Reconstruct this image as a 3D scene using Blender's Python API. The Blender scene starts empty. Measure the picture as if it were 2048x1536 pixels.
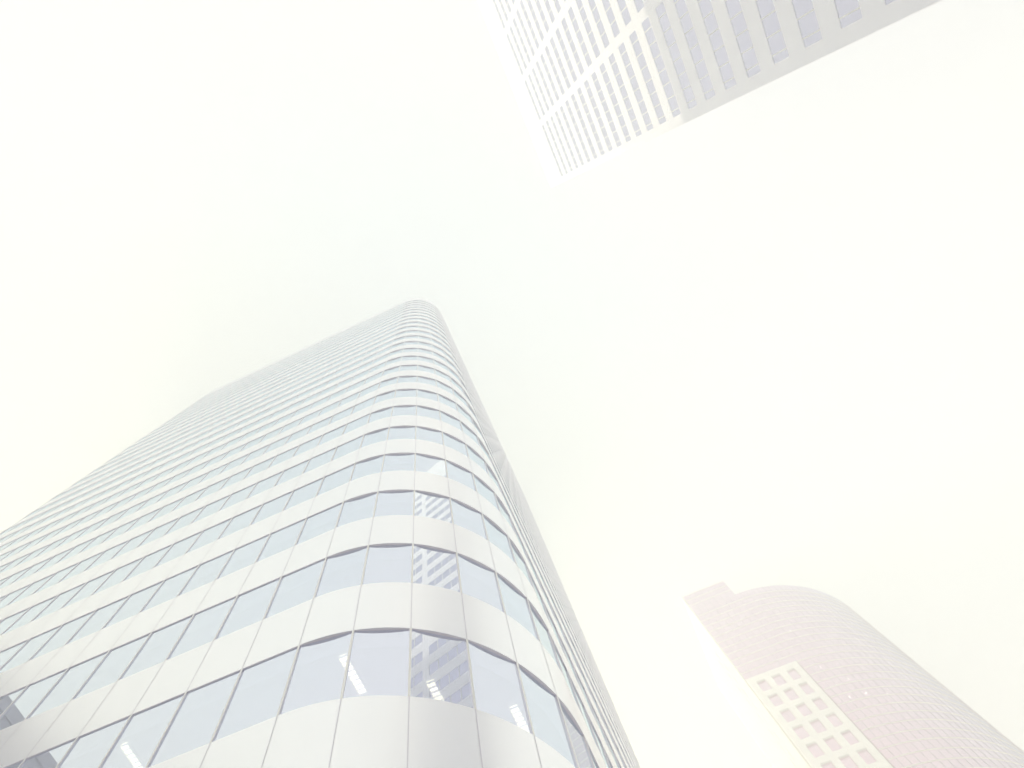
import bpy, math, random
import numpy as np
from mathutils import Matrix, Vector

S = bpy.context.scene
COL = S.collection
random.seed(11)

# ------------------------------------------------------------------ camera
EYE = 1.6                                   # camera height above the pavement
F, PX, PY = 1162.0, 837.0, 768.0            # focal length and optical centre in photo pixels (2048 wide, off-centre crop)
ZX, ZY = 841.0, 502.0                       # where the zenith falls in the photo
zc = np.array([(ZX - PX) / F, -(ZY - PY) / F, -1.0]); zc /= np.linalg.norm(zc)
fw = np.array([0, 0, -1.0]); yc = fw - fw.dot(zc) * zc; yc /= np.linalg.norm(yc)
RC = np.array([np.cross(yc, zc), yc, zc])   # world = RC @ camera
cam_d = bpy.data.cameras.new('camera')
cam = bpy.data.objects.new('camera', cam_d); COL.objects.link(cam)
m = Matrix([list(r) for r in RC]).to_4x4(); m.translation = (0, 0, EYE)
cam.matrix_world = m
cam_d.sensor_width = 36.0; cam_d.lens = 36.0 * F / 2048.0
cam_d.shift_x = (1024 - PX) / 2048.0; cam_d.shift_y = 0.0
cam_d.clip_start = 0.1; cam_d.clip_end = 5000
S.camera = cam

# ------------------------------------------------------------------ light
SUN_AZ, SUN_EL = 108.2, 37.5                # heading measured from +X towards +Y
sun_d = bpy.data.lights.new('sun', 'SUN'); sun_d.energy = 3.8; sun_d.angle = math.radians(0.55)
sun_d.color = (1.0, 0.93, 0.72)
sun = bpy.data.objects.new('sun', sun_d); COL.objects.link(sun)
a, e = math.radians(SUN_AZ), math.radians(SUN_EL)
sdir = Vector((math.cos(a) * math.cos(e), math.sin(a) * math.cos(e), math.sin(e)))
sun.rotation_euler = sdir.to_track_quat('Z', 'Y').to_euler()
sun.location = (0, 0, 400)

W = bpy.data.worlds.new('World'); S.world = W; W.use_nodes = True
nt = W.node_tree; nt.nodes.clear()
out = nt.nodes.new('ShaderNodeOutputWorld'); bg = nt.nodes.new('ShaderNodeBackground')
sky = nt.nodes.new('ShaderNodeTexSky'); sky.sky_type = 'NISHITA'; sky.sun_disc = False
sky.sun_elevation = e; sky.sun_rotation = math.radians(90) - a
sky.air_density = 1.0; sky.dust_density = 3.0
tc = nt.nodes.new('ShaderNodeTexCoord')
no = nt.nodes.new('ShaderNodeTexNoise'); no.inputs['Scale'].default_value = 1.7; no.inputs['Detail'].default_value = 4; no.inputs['Roughness'].default_value = 0.45
rp = nt.nodes.new('ShaderNodeValToRGB')
rp.color_ramp.elements[0].position = 0.36; rp.color_ramp.elements[0].color = (0.96, 0.98, 0.98, 1)
rp.color_ramp.elements[1].position = 0.62; rp.color_ramp.elements[1].color = (1.0, 1.0, 1.0, 1)
vm = nt.nodes.new('ShaderNodeVectorMath'); vm.operation = 'SCALE'; vm.inputs['Scale'].default_value = 9.4     # bright veil of thin cloud
mx = nt.nodes.new('ShaderNodeMix'); mx.data_type = 'RGBA'; mx.inputs['Factor'].default_value = 0.965
nt.links.new(tc.outputs['Generated'], no.inputs['Vector']); nt.links.new(no.outputs['Fac'], rp.inputs['Fac'])
# the veil is cream towards the sun, faintly mint overhead and white on the far side
dt = nt.nodes.new('ShaderNodeVectorMath'); dt.operation = 'DOT_PRODUCT'; dt.inputs[1].default_value = (math.cos(a) * 0.5, math.sin(a) * 0.5, 0.0)
ad = nt.nodes.new('ShaderNodeMath'); ad.operation = 'ADD'; ad.inputs[1].default_value = 0.5
hr = nt.nodes.new('ShaderNodeValToRGB'); hr.color_ramp.interpolation = 'EASE'
hr.color_ramp.elements[0].position = 0.28; hr.color_ramp.elements[0].color = (0.97, 0.985, 1.0, 1)
hr.color_ramp.elements[1].position = 0.85; hr.color_ramp.elements[1].color = (1.0, 0.995, 0.76, 1)
for p_, c_ in ((0.47, (0.885, 0.96, 0.965, 1)), (0.66, (0.94, 0.985, 0.90, 1))):
    el = hr.color_ramp.elements.new(p_); el.color = c_
nt.links.new(tc.outputs['Generated'], dt.inputs[0]); nt.links.new(dt.outputs['Value'], ad.inputs[0]); nt.links.new(ad.outputs[0], hr.inputs['Fac'])
vx = nt.nodes.new('ShaderNodeVectorMath'); vx.operation = 'MULTIPLY'
nt.links.new(rp.outputs['Color'], vx.inputs[0]); nt.links.new(hr.outputs['Color'], vx.inputs[1]); nt.links.new(vx.outputs[0], vm.inputs[0])
nt.links.new(sky.outputs['Color'], mx.inputs[6]); nt.links.new(vm.outputs[0], mx.inputs[7])
nt.links.new(mx.outputs[2], bg.inputs['Color']); bg.inputs['Strength'].default_value = 0.1
nt.links.new(bg.outputs[0], out.inputs['Surface'])

S.view_settings.view_transform = 'Standard'; S.view_settings.look = 'None'
S.view_settings.exposure = 0.29; S.view_settings.gamma = 1.0
S.cycles.max_bounces = 8; S.cycles.volume_bounces = 6; S.cycles.transparent_max_bounces = 12
S.cycles.sample_clamp_indirect = 6.0

# ------------------------------------------------------------------ materials
def mat(name, col, rough=0.6, metal=0.0, spec=0.5, noise=0.0, nscale=1.0, bump=0.0, bscale=0.4, emit=None, estr=0.0):
    M = bpy.data.materials.new(name); M.use_nodes = True
    t = M.node_tree; b = t.nodes['Principled BSDF']
    b.inputs['Base Color'].default_value = (*col, 1); b.inputs['Roughness'].default_value = rough
    b.inputs['Metallic'].default_value = metal; b.inputs['Specular IOR Level'].default_value = spec
    if noise:
        c = t.nodes.new('ShaderNodeTexCoord'); n = t.nodes.new('ShaderNodeTexNoise'); r = t.nodes.new('ShaderNodeValToRGB')
        n.inputs['Scale'].default_value = nscale; n.inputs['Detail'].default_value = 5
        r.color_ramp.elements[0].position = 0.3; r.color_ramp.elements[1].position = 0.7
        r.color_ramp.elements[0].color = (*[x * (1 - noise) for x in col], 1); r.color_ramp.elements[1].color = (*[min(1, x * (1 + noise)) for x in col], 1)
        t.links.new(c.outputs['Object'], n.inputs['Vector']); t.links.new(n.outputs['Fac'], r.inputs['Fac']); t.links.new(r.outputs['Color'], b.inputs['Base Color'])
    if bump:
        c = t.nodes.new('ShaderNodeTexCoord'); n = t.nodes.new('ShaderNodeTexNoise'); u = t.nodes.new('ShaderNodeBump')
        n.inputs['Scale'].default_value = bscale; n.inputs['Detail'].default_value = 2
        u.inputs['Strength'].default_value = bump; u.inputs['Distance'].default_value = 0.05
        t.links.new(c.outputs['Object'], n.inputs['Vector']); t.links.new(n.outputs['Fac'], u.inputs['Height']); t.links.new(u.outputs['Normal'], b.inputs['Normal'])
    if emit:
        b.inputs['Emission Color'].default_value = (*emit, 1); b.inputs['Emission Strength'].default_value = estr
    return M

def glass(name, face, graze, see, rough=0.0, bump=0.0):
    """Coated architectural glass: mirror-like outside, a little of the room showing through."""
    M = bpy.data.materials.new(name); M.use_nodes = True
    t = M.node_tree; t.nodes.clear()
    o = t.nodes.new('ShaderNodeOutputMaterial'); g = t.nodes.new('ShaderNodeBsdfGlossy'); tr = t.nodes.new('ShaderNodeBsdfTransparent')
    mxs = t.nodes.new('ShaderNodeMixShader'); lw = t.nodes.new('ShaderNodeLayerWeight'); mc = t.nodes.new('ShaderNodeMix'); mc.data_type = 'RGBA'
    lw.inputs['Blend'].default_value = 0.35
    mc.inputs[6].default_value = (*face, 1); mc.inputs[7].default_value = (*graze, 1)
    g.inputs['Roughness'].default_value = rough; tr.inputs['Color'].default_value = (0.8, 0.84, 0.86, 1)
    mxs.inputs[0].default_value = see
    t.links.new(lw.outputs['Facing'], mc.inputs[0]); t.links.new(mc.outputs[2], g.inputs['Color'])
    ge = t.nodes.new('ShaderNodeNewGeometry'); ma = t.nodes.new('ShaderNodeMath'); ma.operation = 'MAXIMUM'; ma.inputs[1].default_value = see
    t.links.new(ge.outputs['Backfacing'], ma.inputs[0]); t.links.new(ma.outputs[0], mxs.inputs[0])
    t.links.new(g.outputs[0], mxs.inputs[1]); t.links.new(tr.outputs[0], mxs.inputs[2]); t.links.new(mxs.outputs[0], o.inputs['Surface'])
    if bump:
        c = t.nodes.new('ShaderNodeTexCoord'); n = t.nodes.new('ShaderNodeTexNoise'); u = t.nodes.new('ShaderNodeBump')
        n.inputs['Scale'].default_value = 0.5; n.inputs['Detail'].default_value = 1
        u.inputs['Strength'].default_value = bump; u.inputs['Distance'].default_value = 0.02
        t.links.new(c.outputs['Object'], n.inputs['Vector']); t.links.new(n.outputs['Fac'], u.inputs['Height']); t.links.new(u.outputs['Normal'], g.inputs['Normal'])
    return M

M_PANEL = mat('enamelled_aluminium', (0.96, 0.97, 0.985), 0.32, 0.88, bump=0.012, bscale=0.35)
M_JOINT = mat('panel_joint', (0.74, 0.72, 0.78), 0.4, 0.5)
M_SOFFIT = mat('soffit_metal', (0.93, 0.89, 0.96), 0.5, 0.0)
M_MULL = mat('mullion_white', (0.86, 0.86, 0.83), 0.35, 0.5)
M_GASKET = mat('mullion_gasket', (0.86, 0.83, 0.88), 0.4, 0.75)
M_GLASS = glass('blue_coated_glass', (0.86, 0.86, 1.0), (0.83, 0.95, 1.0), 0.13, bump=0.006)
M_CEIL = mat('ceiling_tile', (0.45, 0.45, 0.47), 0.9)
M_CORE = mat('core_wall', (0.25, 0.25, 0.28), 0.9)
M_PRECAST = mat('white_precast', (0.94, 0.94, 0.985), 0.7, noise=0.03, nscale=0.6)
M_B2GLASS = glass('grey_glass', (0.50, 0.49, 0.62), (0.64, 0.64, 0.78), 0.0)
M_B2MULL = mat('white_metal', (0.82, 0.82, 0.78), 0.5)
M_B3GLASS = glass('rose_grey_glass', (0.88, 0.56, 0.66), (0.56, 0.72, 0.88), 0.12)
M_CREAM = mat('cream_metal', (0.86, 0.80, 0.70), 0.4, 0.3)
M_DARKMULL = mat('dark_mullion', (0.42, 0.36, 0.42), 0.5)
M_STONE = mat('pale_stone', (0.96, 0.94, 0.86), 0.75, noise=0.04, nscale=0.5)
M_FLANK = mat('stone_sunlit_side', (0.78, 0.76, 0.66), 0.8, noise=0.04, nscale=0.5)  # the pale stone again, darkened and yellowed in colour for the sunlit side
M_GAP_SHADE = mat('gap_shade', (0.30, 0.18, 0.2), 0.8)  # shade of the gap beside the white face, put into the colour
M_ROOM = mat('room_dark', (0.16, 0.14, 0.15), 0.9)
M_LAMP = mat('lamp_diffuser', (0.9, 0.85, 0.7), 0.5, emit=(1.0, 0.88, 0.6), estr=6.0)
M_LAMP_FAR = mat('lamp_bright', (0.9, 0.9, 0.8), 0.5, emit=(1.0, 0.97, 0.85), estr=12.0)
M_LOUVRE = mat('lamp_louvre', (0.8, 0.78, 0.7), 0.3, 0.6)
M_DARKBLD = mat('charcoal_cladding', (0.42, 0.40, 0.48), 0.6, noise=0.1, nscale=0.4)
M_DARKGLS = glass('charcoal_glass', (0.2, 0.2, 0.25), (0.4, 0.4, 0.45), 0.0)
M_GROUND = mat('paving', (0.68, 0.67, 0.71), 0.85, noise=0.15, nscale=0.3)

# ------------------------------------------------------------------ mesh helpers
class MB:
    """Collects quads and boxes; build() links them as ONE mesh object."""
    def __init__(s): s.v = []; s.f = []; s.m = []; s.n = []
    def poly(s, pts, n, mi=0, vn=None):
        pts = [np.asarray(p, float) for p in pts]
        vn = list(vn) if vn is not None else [n] * len(pts)
        g = np.cross(pts[1] - pts[0], pts[2] - pts[1])
        if g.dot(n) < 0: pts.reverse(); vn.reverse()
        k = len(s.v); s.v += [tuple(p) for p in pts]; s.n += [tuple(x) for x in vn]
        s.f.append(list(range(k, k + len(pts)))); s.m.append(mi)
    def box(s, O, A, B, ra, rb, rz, mi=0, mis=None):
        """box with plan axes A, B (unit 2-vectors) from O; mis = material for the faces (-A, +A, -B, +B, bottom, top)."""
        mis = mis or [mi] * 6
        def P(i, j, k):
            q = O + A * ra[i] + B * rb[j]; return (q[0], q[1], rz[k])
        A3, B3, Z3 = np.array([*A, 0]), np.array([*B, 0]), np.array([0, 0, 1.0])
        s.poly([P(0, 0, 0), P(0, 1, 0), P(0, 1, 1), P(0, 0, 1)], -A3, mis[0]); s.poly([P(1, 0, 0), P(1, 1, 0), P(1, 1, 1), P(1, 0, 1)], A3, mis[1])
        s.poly([P(0, 0, 0), P(1, 0, 0), P(1, 0, 1), P(0, 0, 1)], -B3, mis[2]); s.poly([P(0, 1, 0), P(1, 1, 0), P(1, 1, 1), P(0, 1, 1)], B3, mis[3])
        s.poly([P(0, 0, 0), P(1, 0, 0), P(1, 1, 0), P(0, 1, 0)], -Z3, mis[4]); s.poly([P(0, 0, 1), P(1, 0, 1), P(1, 1, 1), P(0, 1, 1)], Z3, mis[5])
    def build(s, name, mats, parent=None, kind=None, label=None):
        me = bpy.data.meshes.new(name); me.from_pydata(s.v, [], s.f)
        for x in (mats if isinstance(mats, list) else [mats]): me.materials.append(x)
        me.polygons.foreach_set('material_index', s.m)
        me.polygons.foreach_set('use_smooth', [True] * len(s.f))
        me.normals_split_custom_set_from_vertices(s.n)
        o = bpy.data.objects.new(name, me); COL.objects.link(o)
        if parent: o.parent = parent
        if kind: o['kind'] = kind
        if label: o['label'] = label
        return o

def thing(name, label, cat, group=None):
    o = bpy.data.objects.new(name, None); COL.objects.link(o)
    o['label'] = label; o['category'] = cat
    if group: o['group'] = group
    return o

def proj(p):
    c = RC.T @ (np.asarray(p, float) - np.array([0, 0, EYE]))
    if c[2] > -1e-6: return None
    return np.array([PX + F * c[0] / -c[2], PY - F * c[1] / -c[2]])

def share(quad, n):
    """visible size of a quad in the photo: its projected area when it faces the camera and is in frame"""
    c = np.mean(quad, axis=0)
    if np.dot(np.array([0, 0, EYE]) - c, n) <= 0: return 0.0
    q = [proj(p) for p in quad]
    if any(x is None for x in q): return 0.0
    q = [np.clip(x, (0, 0), (2048, 1536)) for x in q]
    return 0.5 * abs(sum(q[i][0] * q[(i + 1) % 4][1] - q[(i + 1) % 4][0] * q[i][1] for i in range(4)))

V2 = lambda x, y: np.array([x, y], float)
AD = math.radians(154.2)
D = V2(math.cos(AD), math.sin(AD))          # street grid: along the left facade, away from the near corner
U = V2(math.cos(math.radians(64.2)), math.sin(math.radians(64.2)))
N = -D                                      # across the street to the right
O0 = V2(0, 0)

# ------------------------------------------------------------------ ground
g = MB(); g.box(O0, V2(1, 0), V2(0, 1), (-620, 620), (-620, 620), (-0.6, 0.0)); g.build('ground', M_GROUND, kind='structure')

# ------------------------------------------------------------------ the curved-corner office tower
C1 = V2(-0.455, 13.30); PITCH, NP, RAD = 1.484, 27, 5.0; LEN = PITCH * NP
CMID = C1 + D * LEN / 2 + U * LEN / 2
def loc(ab, z): q = C1 + D * ab[0] + U * ab[1]; return np.array([q[0], q[1], z])
def nrm(ab): q = D * ab[0] + U * ab[1]; return np.array([q[0], q[1], 0.0])
def rot(p, s):
    x, y = p[0] - LEN / 2, p[1] - LEN / 2
    for _ in range(s): x, y = -y, x
    return (x + LEN / 2, y + LEN / 2)
def rotn(p, s):
    x, y = p
    for _ in range(s): x, y = -y, x
    return (x, y)
def perim(off, sub=1):
    """nodes round the plan at an outward offset: (plan position, outward normal), one per pane edge and sub-1 between on curves"""
    r = []
    for s in range(4):
        for j in range(NP): r.append((rot((j * PITCH, -RAD - off), s), rotn((0, -1), s)))
        for j in range(6 * sub):
            t = math.radians(15.0 * j / sub - 90); c, q = math.cos(t), math.sin(t)
            r.append((rot((LEN + (RAD + off) * c, (RAD + off) * q), s), rotn((c, q), s)))
    return r
def pane_step(sub):     # index of each pane edge in perim(off, sub)
    ix = []; k = 0
    for s in range(4):
        for j in range(NP): ix.append(k); k += 1
        for j in range(6): ix.append(k); k += sub
    return ix

tower = thing('office_tower', 'tall blue glass office tower with white curved spandrel bands and rounded near corner', 'office tower')
SOF = [11.573 + 3.9 * k + EYE for k in range(-2, 24)]
SUB = 5
P0, PI1, PI2 = perim(0, SUB), perim(-0.30, SUB), perim(-0.5, SUB)
PJ = perim(0.0, SUB); STEP = pane_step(SUB)
top_z = SOF[-1] + 6.0
def band(zs, zt, name, label=None):
    b = MB(); n = len(P0); up = np.array([0, 0, 1.0])
    for i in range(n):
        j = (i + 1) % n
        (pa, na), (pb, nb) = P0[i], P0[j]
        b.poly([loc(pa, zs), loc(pb, zs), loc(pb, zt), loc(pa, zt)], nrm(na), 0, [nrm(na), nrm(nb), nrm(nb), nrm(na)])
        b.poly([loc(pa, zs), loc(pb, zs), loc(PI2[j][0], zs), loc(PI2[i][0], zs)], -up, 2)
        b.poly([loc(pa, zt), loc(pb, zt), loc(PI1[j][0], zt), loc(PI1[i][0], zt)], up, 0)
        b.poly([loc(PI1[i][0], zs), loc(PI1[j][0], zs), loc(PI1[j][0], zt), loc(PI1[i][0], zt)], -nrm(na), 2)
    for ix in STEP:                                     # vertical joints between the panels
        p, nn = P0[ix]; t = (-nn[1], nn[0]); w = 0.011
        q = [(p[0] + t[0] * s * w + nn[0] * 0.003, p[1] + t[1] * s * w + nn[1] * 0.003) for s in (-1, 1)]
        b.poly([loc(q[0], zs + .004), loc(q[1], zs + .004), loc(q[1], zt - .004), loc(q[0], zt - .004)], nrm(nn), 1)
    return b.build(name, [M_PANEL, M_JOINT, M_SOFFIT], tower, label=label)
for k, zs in enumerate(SOF[:-1]): band(zs, zs + 1.84, 'spandrel_band')
band(SOF[-1], top_z, 'parapet', 'plain white parapet band round the roof')
# plinth, slabs, roof, core
def plate(off, z0, z1, name, mats):
    b = MB(); q = perim(off, 2); n = len(q); up = np.array([0, 0, 1.0])
    b.poly([loc(p[0], z0) for p in q], -up, 0); b.poly([loc(p[0], z1) for p in q], up, 0)
    for i in range(n):
        j = (i + 1) % n; b.poly([loc(q[i][0], z0), loc(q[j][0], z0), loc(q[j][0], z1), loc(q[i][0], z1)], nrm(q[i][1]), 0)
    return b.build(name, mats, tower)
plate(-0.02, 0.0, SOF[0] - 2.07, 'base_wall', M_DARKBLD)
for zs in SOF[:-1]: plate(-0.32, zs + 0.25, zs + 0.55, 'ceiling', M_CEIL)
plate(-0.31, top_z - 1.2, top_z - 0.9, 'roof', M_SOFFIT)
b = MB(); b.box(C1, D, U, (4, LEN - 4), (4, LEN - 4), (0.0, top_z - 1.4)); b.build('core', M_CORE, tower)
# panes and mullions
G0, G1 = perim(-0.033), perim(-0.055); MO, MI = perim(0.002), perim(-0.08)
NPAN = len(G0)
cand = []
for k, zs in enumerate(SOF):
    z0, z1 = zs - 2.07, zs
    for i in range(NPAN):
        j = (i + 1) % NPAN
        q = [loc(G0[i][0], z0), loc(G0[j][0], z0), loc(G0[j][0], z1), loc(G0[i][0], z1)]
        nn = nrm(G0[i][1]) + nrm(G0[j][1]); nn /= np.linalg.norm(nn)
        cand.append((share(q, nn), k, i, nn))
cand.sort(key=lambda c: -c[0])
MAT_WIN = [M_GLASS]; MAT_MUL = [M_MULL, M_GASKET]
def pane(mb, k, i, nn):
    j = (i + 1) % NPAN; zs = SOF[k]; z0, z1 = zs - 2.07, zs - 0.002
    tilt = [random.uniform(-.0012, .0012) for _ in range(3)]
    A, B = G0[i][0], G0[j][0]; sh = nn * 1.0
    f = [loc(A, z0) + nn * tilt[0], loc(B, z0) + nn * tilt[1], loc(B, z1) + nn * tilt[2], loc(A, z1) + nn * (tilt[0] + tilt[2] - tilt[1])]
    r = [p - nn * 0.02 for p in f]
    mb.poly(f, nn); mb.poly(r, -nn)
    for a_, b_ in ((0, 1), (1, 2), (2, 3), (3, 0)):
        mb.poly([f[a_], f[b_], r[b_], r[a_]], np.cross(f[b_] - f[a_], nn))
def mullion(mb, k, i):
    p, nn = MO[i]; q = MI[i][0]; t = (-nn[1], nn[0]); w = 0.026; zs = SOF[k]
    P = lambda c, s: (c[0] + t[0] * s * w, c[1] + t[1] * s * w)
    z0, z1 = zs - 2.07, zs
    for (c0, s0, c1, s1, n_, mi) in ((p, -1, p, 1, nrm(nn), 0), (p, -1, q, -1, -nrm(t), 1), (p, 1, q, 1, nrm(t), 1), (q, -1, q, 1, -nrm(nn), 1)):
        mb.poly([loc(P(c0, s0), z0), loc(P(c1, s1), z0), loc(P(c1, s1), z1), loc(P(c0, s0), z1)], n_, mi)
    mb.poly([loc(P(p, -1), z0), loc(P(p, 1), z0), loc(P(q, 1), z0), loc(P(q, -1), z0)], np.array([0, 0, -1.0]), 1)
    mb.poly([loc(P(p, -1), z1), loc(P(p, 1), z1), loc(P(q, 1), z1), loc(P(q, -1), z1)], np.array([0, 0, 1.0]), 1)
rest_g, rest_m = MB(), MB()
for c, (sh, k, i, nn) in enumerate(cand):
    if c < 100 and sh > 0:
        w = MB(); pane(w, k, i, nn); wo = w.build('window', MAT_WIN, tower)
        w = MB(); mullion(w, k, i); w.build('mullion', MAT_MUL, wo)
    else:
        pane(rest_g, k, i, nn); mullion(rest_m, k, i)
ro = rest_g.build('window_rows', MAT_WIN, tower, kind='stuff')
rest_m.build('mullion_rows', MAT_MUL, ro, kind='stuff')

# ceiling lamps seen through the lowest window row
lamp_z = SOF[2] + 0.25
def lamp(c, z, label):
    t = thing('ceiling_lamp', label, 'ceiling lamp', 'louvred lamps behind the tower windows')
    O = V2(*c); h = 0.55
    b = MB(); b.box(O, U, N, (-h, h), (-.09, .09), (z - .05, z - .002)); b.build('diffuser', M_LAMP, t)
    b = MB()
    for k in range(9):
        x = -h + 2 * h * k / 8; b.box(O, U, N, (x - .012, x + .012), (-.095, .095), (z - .085, z - .052))
    for s in (-1, 1): b.box(O, U, N, (-h - .013, h + .013), (s * .108 - .008, s * .108 + .008), (z - .086, z - .001))
    b.build('louvre', M_LOUVRE, t)
lamp((-1.43, 9.72), lamp_z, 'bright louvred lamp behind the mullion left of the centre pane, lowest visible window row')
lamp((0.62, 10.38), lamp_z, 'bright louvred lamp inside the dark reflecting pane at the lowest row of the rounded corner')
lamp((2.62, 11.05), lamp_z, 'faint louvred lamp in the pale pane right of the dark pane, lowest row')
lamp((-6.77, 12.28), lamp_z, 'louvred lamp far along the left facade at the bottom edge of the photo')

# ------------------------------------------------------------------ striped white slab tower, upper right
B2 = thing('striped_slab_tower', 'white tower with thin pale lavender ribbon windows crossed by white piers, lower half in shade', 'tower block')
H2 = 138 + EYE; FN = 32.6; UE = -0.17; UW = -78.0; NB = 70.0
strips = [126.5 + EYE - 3.9 * k for k in range(32)]
GH = 1.95
b = MB(); b.box(O0, N, U, (FN + .2, NB - .5), (UW + .5, UE - .5), (0, H2 - 1.2)); b.build('inner_wall', M_ROOM, B2)
piers = [(-1.3, UE)] + [(-13.1 - 9.1 * k, -12.0 - 9.1 * k) for k in range(7)]
zt = H2
for k, s in enumerate(strips + [0.0]):
    zb = s if k < len(strips) else 0.0
    b = MB(); b.box(O0, N, U, (FN, NB), (UW, UE), (zb, zt)); b.build('parapet' if k == 0 else 'spandrel', M_PRECAST, B2)
    zt = s - GH
for lo, hi in piers:
    b = MB(); b.box(O0, N, U, (FN - .06, FN + .8), (lo, hi + (.003 if hi == UE else 0)), (0.01, H2 - 4.0)); b.build('pier', M_PRECAST, B2)
edges = []
for q in range(len(piers)):
    hi = piers[q][0]; lo = piers[q + 1][1] if q + 1 < len(piers) else UW + .1
    if q == 0: e_ = [hi, -1.95, -3.4, -4.9, -6.4, -7.95, -9.45, -10.95, lo]
    else:
        n_ = max(1, round((hi - lo) / 1.5)); e_ = [hi - (hi - lo) * x / n_ for x in range(n_ + 1)]
    for x in range(len(e_) - 1): edges.append((e_[x], e_[x + 1], x > 0))
NF = np.array([-N[0], -N[1], 0.0])
def nu(n_, u_, z): q = N * n_ + U * u_; return np.array([q[0], q[1], z])
cand = []
for s in strips:
    for (x0, x1, mul) in edges:
        q = [nu(FN + .03, x0, s - GH), nu(FN + .03, x1, s - GH), nu(FN + .03, x1, s), nu(FN + .03, x0, s)]
        cand.append((share(q, NF), s, x0, x1, mul))
cand.sort(key=lambda c: -c[0])
def pane2(mb, s, x0, x1):
    mb.box(O0, N, U, (FN + .03, FN + .07), (x1, x0), (s - GH, s))
def mull2(mb, s, x0): mb.box(O0, N, U, (FN - .004, FN + .029), (x0 - .055, x0 + .055), (s - GH, s))
rg, rm = MB(), MB()
for c, (sh, s, x0, x1, mul) in enumerate(cand):
    if c < 100:
        w = MB(); pane2(w, s, x0, x1); wo = w.build('window', M_B2GLASS, B2)
        if mul: w = MB(); mull2(w, s, x0); w.build('mullion', M_B2MULL, wo)
    else:
        pane2(rg, s, x0, x1)
        if mul: mull2(rm, s, x0)
ro = rg.build('window_rows', M_B2GLASS, B2, kind='stuff'); rm.build('mullion_rows', M_B2MULL, ro, kind='stuff')
for nm, rn, ru in (('end_glazing', (FN + 1, NB - .3), (UE - .42, UE - .38)), ('rear_glazing', (NB - .42, NB - .38), (UW + 1, UE - 1))):
    b = MB(); b.box(O0, N, U, rn, ru, (1, H2 - 6)); b.build(nm, M_B2GLASS, B2)

# ------------------------------------------------------------------ round-shouldered glass tower, lower right
H3 = 134.5; Z3 = H3 + EYE; ZR = 0.9546 * H3 + EYE; ZW = 0.7725 * H3 + EYE
PL, PR = V2(0.5139, 0.6405) * H3, V2(0.586, 0.604) * H3
PL_n, PL_u = float(PL @ N), float(PL @ U); WID = float((PR - PL) @ N); R3 = 27.3
B3 = thing('rounded_glass_tower', 'dark glass tower with quarter-round side, raised flat shoulder and square-windowed white lower face', 'tower block')
def q3(n_, u_, z): q = PL + N * n_ + U * u_; return np.array([q[0], q[1], z])
DEP = 30.0
# outline of the glass skin: flat face, then the quarter round, then straight back
def skin(off, step):
    r = [((x, -off), (0, -1)) for x in np.linspace(0, WID, 8)[:-1]]
    na = int(round(R3 * math.pi / 2 / step))
    for k in range(na + 1):
        t = -math.pi / 2 + (math.pi / 2) * k / na; c, s = math.cos(t), math.sin(t)
        r.append(((WID + (R3 + off) * c, R3 + (R3 + off) * s), (c, s)))
    r += [((WID + R3 + off, R3 + y), (1, 0)) for y in (2, 4, 6)]
    return r
sk = skin(0, 1.36)
n3 = lambda q: np.array([*(N * q[0] + U * q[1]), 0.0])
FL = 3.9
zf = [ZR - (128.4 - 126.08) - 1.98 * k for k in range(64)]
def skin_quad(mb, i, z0, z1, mi=0, pts=sk):
    (pa, na), (pb, nb) = pts[i], pts[i + 1]
    tx, ty = pb[0] - pa[0], pb[1] - pa[1]; nn = n3((ty, -tx)); nn /= np.linalg.norm(nn)
    mb.poly([q3(*pa, z0), q3(*pb, z0), q3(*pb, z1), q3(*pa, z1)], nn, mi)
FLAT = 7
# body behind the glass
body = MB(); inner = skin(-0.9, 3.0)
top_poly = [p for p, _ in inner] + [(WID + R3 - .9, DEP + 6), (0.9, DEP + 6)]
body.poly([q3(*p, ZR - .4) for p in top_poly], np.array([0, 0, 1.0])); 
for i in range(len(top_poly)):
    pa, pb = top_poly[i], top_poly[(i + 1) % len(top_poly)]
    tx, ty = pb[0] - pa[0], pb[1] - pa[1]; body.poly([q3(*pa, 0), q3(*pb, 0), q3(*pb, ZR - .4), q3(*pa, ZR - .4)], n3((ty, -tx)))
body.build('inner_wall', M_ROOM, B3)
# glass rows, one per floor, and the cream floor bands between them
levels = [ZR] + zf
for k in range(len(levels) - 1):
    z1, z0 = levels[k], max(0.0, levels[k + 1])
    if z1 < 2: break
    b = MB()
    for i in range(len(sk) - 1):
        zz = (z0, z1 - (0.0 if k == 0 else 0.001))
        skin_quad(b, i, *zz)
    b.build('window_band', M_B3GLASS, B3)
so = skin(0.07, 1.36); si = skin(0.01, 1.36)
for z in zf:
    if z < 2: break
    b = MB()
    for i in range(len(so) - 1):
        skin_quad(b, i, z - .08, z + .08, 0, so)
        for zz, s_ in ((z - .08, -1), (z + .08, 1)):
            b.poly([q3(*so[i][0], zz), q3(*so[i + 1][0], zz), q3(*si[i + 1][0], zz), q3(*si[i][0], zz)], np.array([0, 0, float(s_)]))
    b.build('floor_band', M_CREAM, B3)
# a few lamps burning behind the curved glass
for ln, lu, lh in ((16.5, 1.1, 97.6), (13.79, .66, 97.1), (17.06, 1.23, 93.81), (14.03, .69, 93.78), (20.41, 2.26, 93.27), (13.91, .67, 101.72), (14.92, .81, 113.14)):
    b = MB(); b.box(PL + N * ln + U * lu, N, U, (-.14, .14), (-.14, .14), (lh + EYE - .05, lh + EYE + .12)); b.build('lamp', M_LAMP_FAR, B3)
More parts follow.
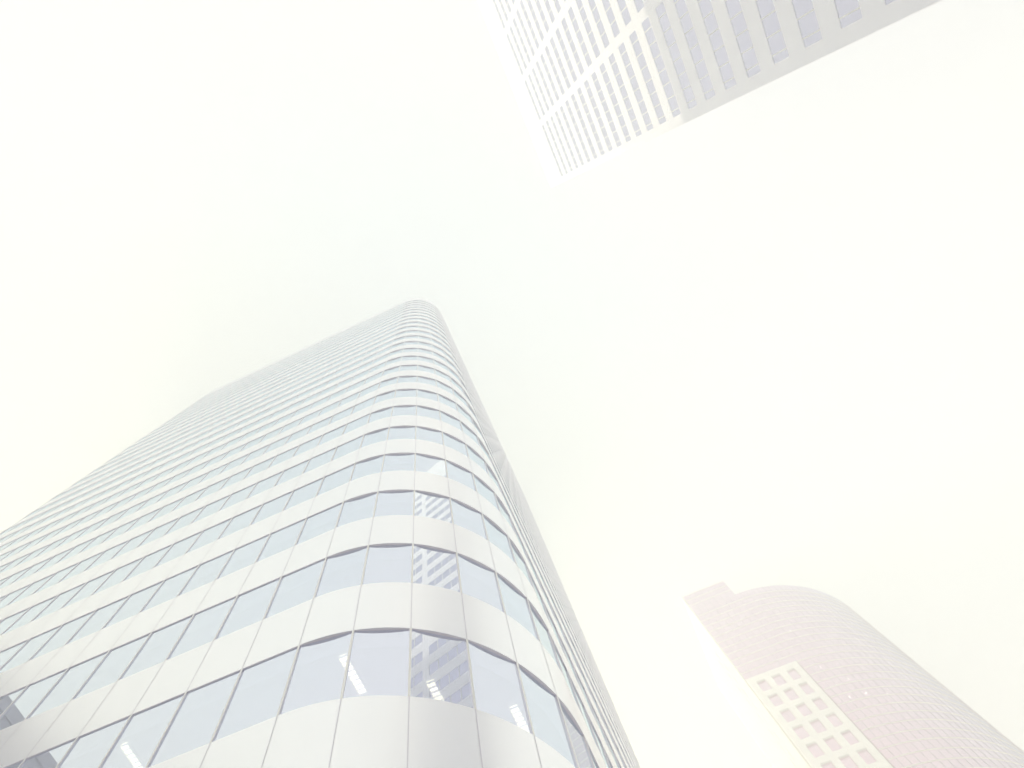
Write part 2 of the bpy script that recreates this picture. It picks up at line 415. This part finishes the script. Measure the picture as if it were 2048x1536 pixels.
# upper flat shoulder
b = MB(); b.box(PL, N, U, (0.02, WID), (0.03, DEP), (ZR - .2, Z3)); b.build('shoulder', M_STONE, B3)
b = MB(); b.box(PL, N, U, (0.05, WID - .03), (-0.01, 0.025), (ZR + .001, Z3 - .05)); b.build('shoulder_glazing', M_B3GLASS, B3)
for z in (Z3 - 0.25, Z3 - 2.1, Z3 - 4.1):
    b = MB(); b.box(PL, N, U, (0.03, WID + .004), (-0.07, -0.012), (z - .08, z + .08)); b.build('floor_band', M_CREAM, B3)
# mullions on the skin
for i, (p, nn) in enumerate(sk):
    if i == 0: continue
    t = (-nn[1], nn[0]); w = .05; b = MB()
    zb = 0.0
    O = PL + N * p[0] + U * p[1]
    b.box(O, N * nn[0] + U * nn[1], N * t[0] + U * t[1], (0.004, 0.06), (-w, w), (zb, (Z3 if i < FLAT else ZR) - .02)); b.build('mullion', M_DARKMULL, B3)
# left flank wall (sunlit) with slit windows
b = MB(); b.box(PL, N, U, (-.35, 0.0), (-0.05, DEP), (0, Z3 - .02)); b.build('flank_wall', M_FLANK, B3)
z = 0.90 * H3
while z > 4:
    for uu in (6.0, 8.6):
        b = MB(); b.box(PL, N, U, (-.37, -.352), (uu, uu + .8), (z - 1.1, z + 1.1)); b.build('slit_window', M_B3GLASS, B3)
    z -= FL
# white face with three columns of square windows
fr = MB(); FT = 1.4; T = 0.75; cols = [(0.118, 0.292), (0.408, 0.578), (0.700, 0.856)]
WR = WID - .35
xs = [0.0] + [v * WID for c in cols for v in c] + [WR]
rows = []; z = 0.7625 * H3 + EYE
while z > 6: rows.append((z - 2.75, z)); z -= FL
zcut = [ZW]
for lo, hi in rows:
    fr.box(PL, N, U, (0, WR), (-T, -.12), (hi, zcut[-1]))
    for a_ in (0, 2, 4, 6): fr.box(PL, N, U, (xs[a_], xs[a_ + 1]), (-T, -.12), (lo, hi))
    zcut.append(lo)
fr.box(PL, N, U, (0, WR), (-T, -.12), (0, zcut[-1]))
fr.build('window_wall', M_STONE, B3)
for lo, hi in rows:
    for c0, c1 in cols:
        w = MB(); w.box(PL, N, U, (c0 * WID, c1 * WID), (-.32, -.28), (lo, hi)); wo = w.build('window', M_B3GLASS, B3)
        w = MB(); w.box(PL, N, U, (c0 * WID, c1 * WID), (-.30 - .1, -.325), (lo, lo + .16)); w.build('sill', M_CREAM, wo)
b = MB(); b.box(PL, N, U, (WR + .002, WID + .02), (-.4, -.1), (0, ZW)); b.build('gap_shade_strip', M_GAP_SHADE, B3)  # dark strip standing in for the shadow in the gap

# ------------------------------------------------------------------ dark block across the street, seen mirrored in the left facade
B4 = thing('charcoal_block', 'dark flat-roofed block mirrored in the lower left panes of the curved tower', 'office block')
b = MB(); b.box(O0, N, U, (-100, -66), (-70, 8), (0, 58.6)); b.build('wall', M_DARKBLD, B4)
b = MB(); b.box(O0, N, U, (-100.3, -65.8), (-70.3, 8.3), (58.602, 60.2)); b.build('roof', M_DARKBLD, B4)
for k in range(13):
    b = MB(); b.box(O0, N, U, (-65.99, -65.93), (-68, 6), (3 + 4 * k, 5 + 4 * k)); b.build('window_band', M_DARKGLS, B4)

# ------------------------------------------------------------------ haze
HZ = bpy.data.materials.new('haze_air'); HZ.use_nodes = True
t = HZ.node_tree; t.nodes.clear(); o = t.nodes.new('ShaderNodeOutputMaterial'); v = t.nodes.new('ShaderNodeVolumePrincipled')
v.inputs['Color'].default_value = (0.986, 0.984, 0.986, 1); v.inputs['Density'].default_value = 0.0077; v.inputs["Anisotropy"].default_value = 0.3
t.links.new(v.outputs['Volume'], o.inputs['Volume'])
b = MB(); b.box(O0, V2(1, 0), V2(0, 1), (-640, 640), (-640, 640), (-1.7, 145.0)); b.build('haze', HZ, kind='stuff')
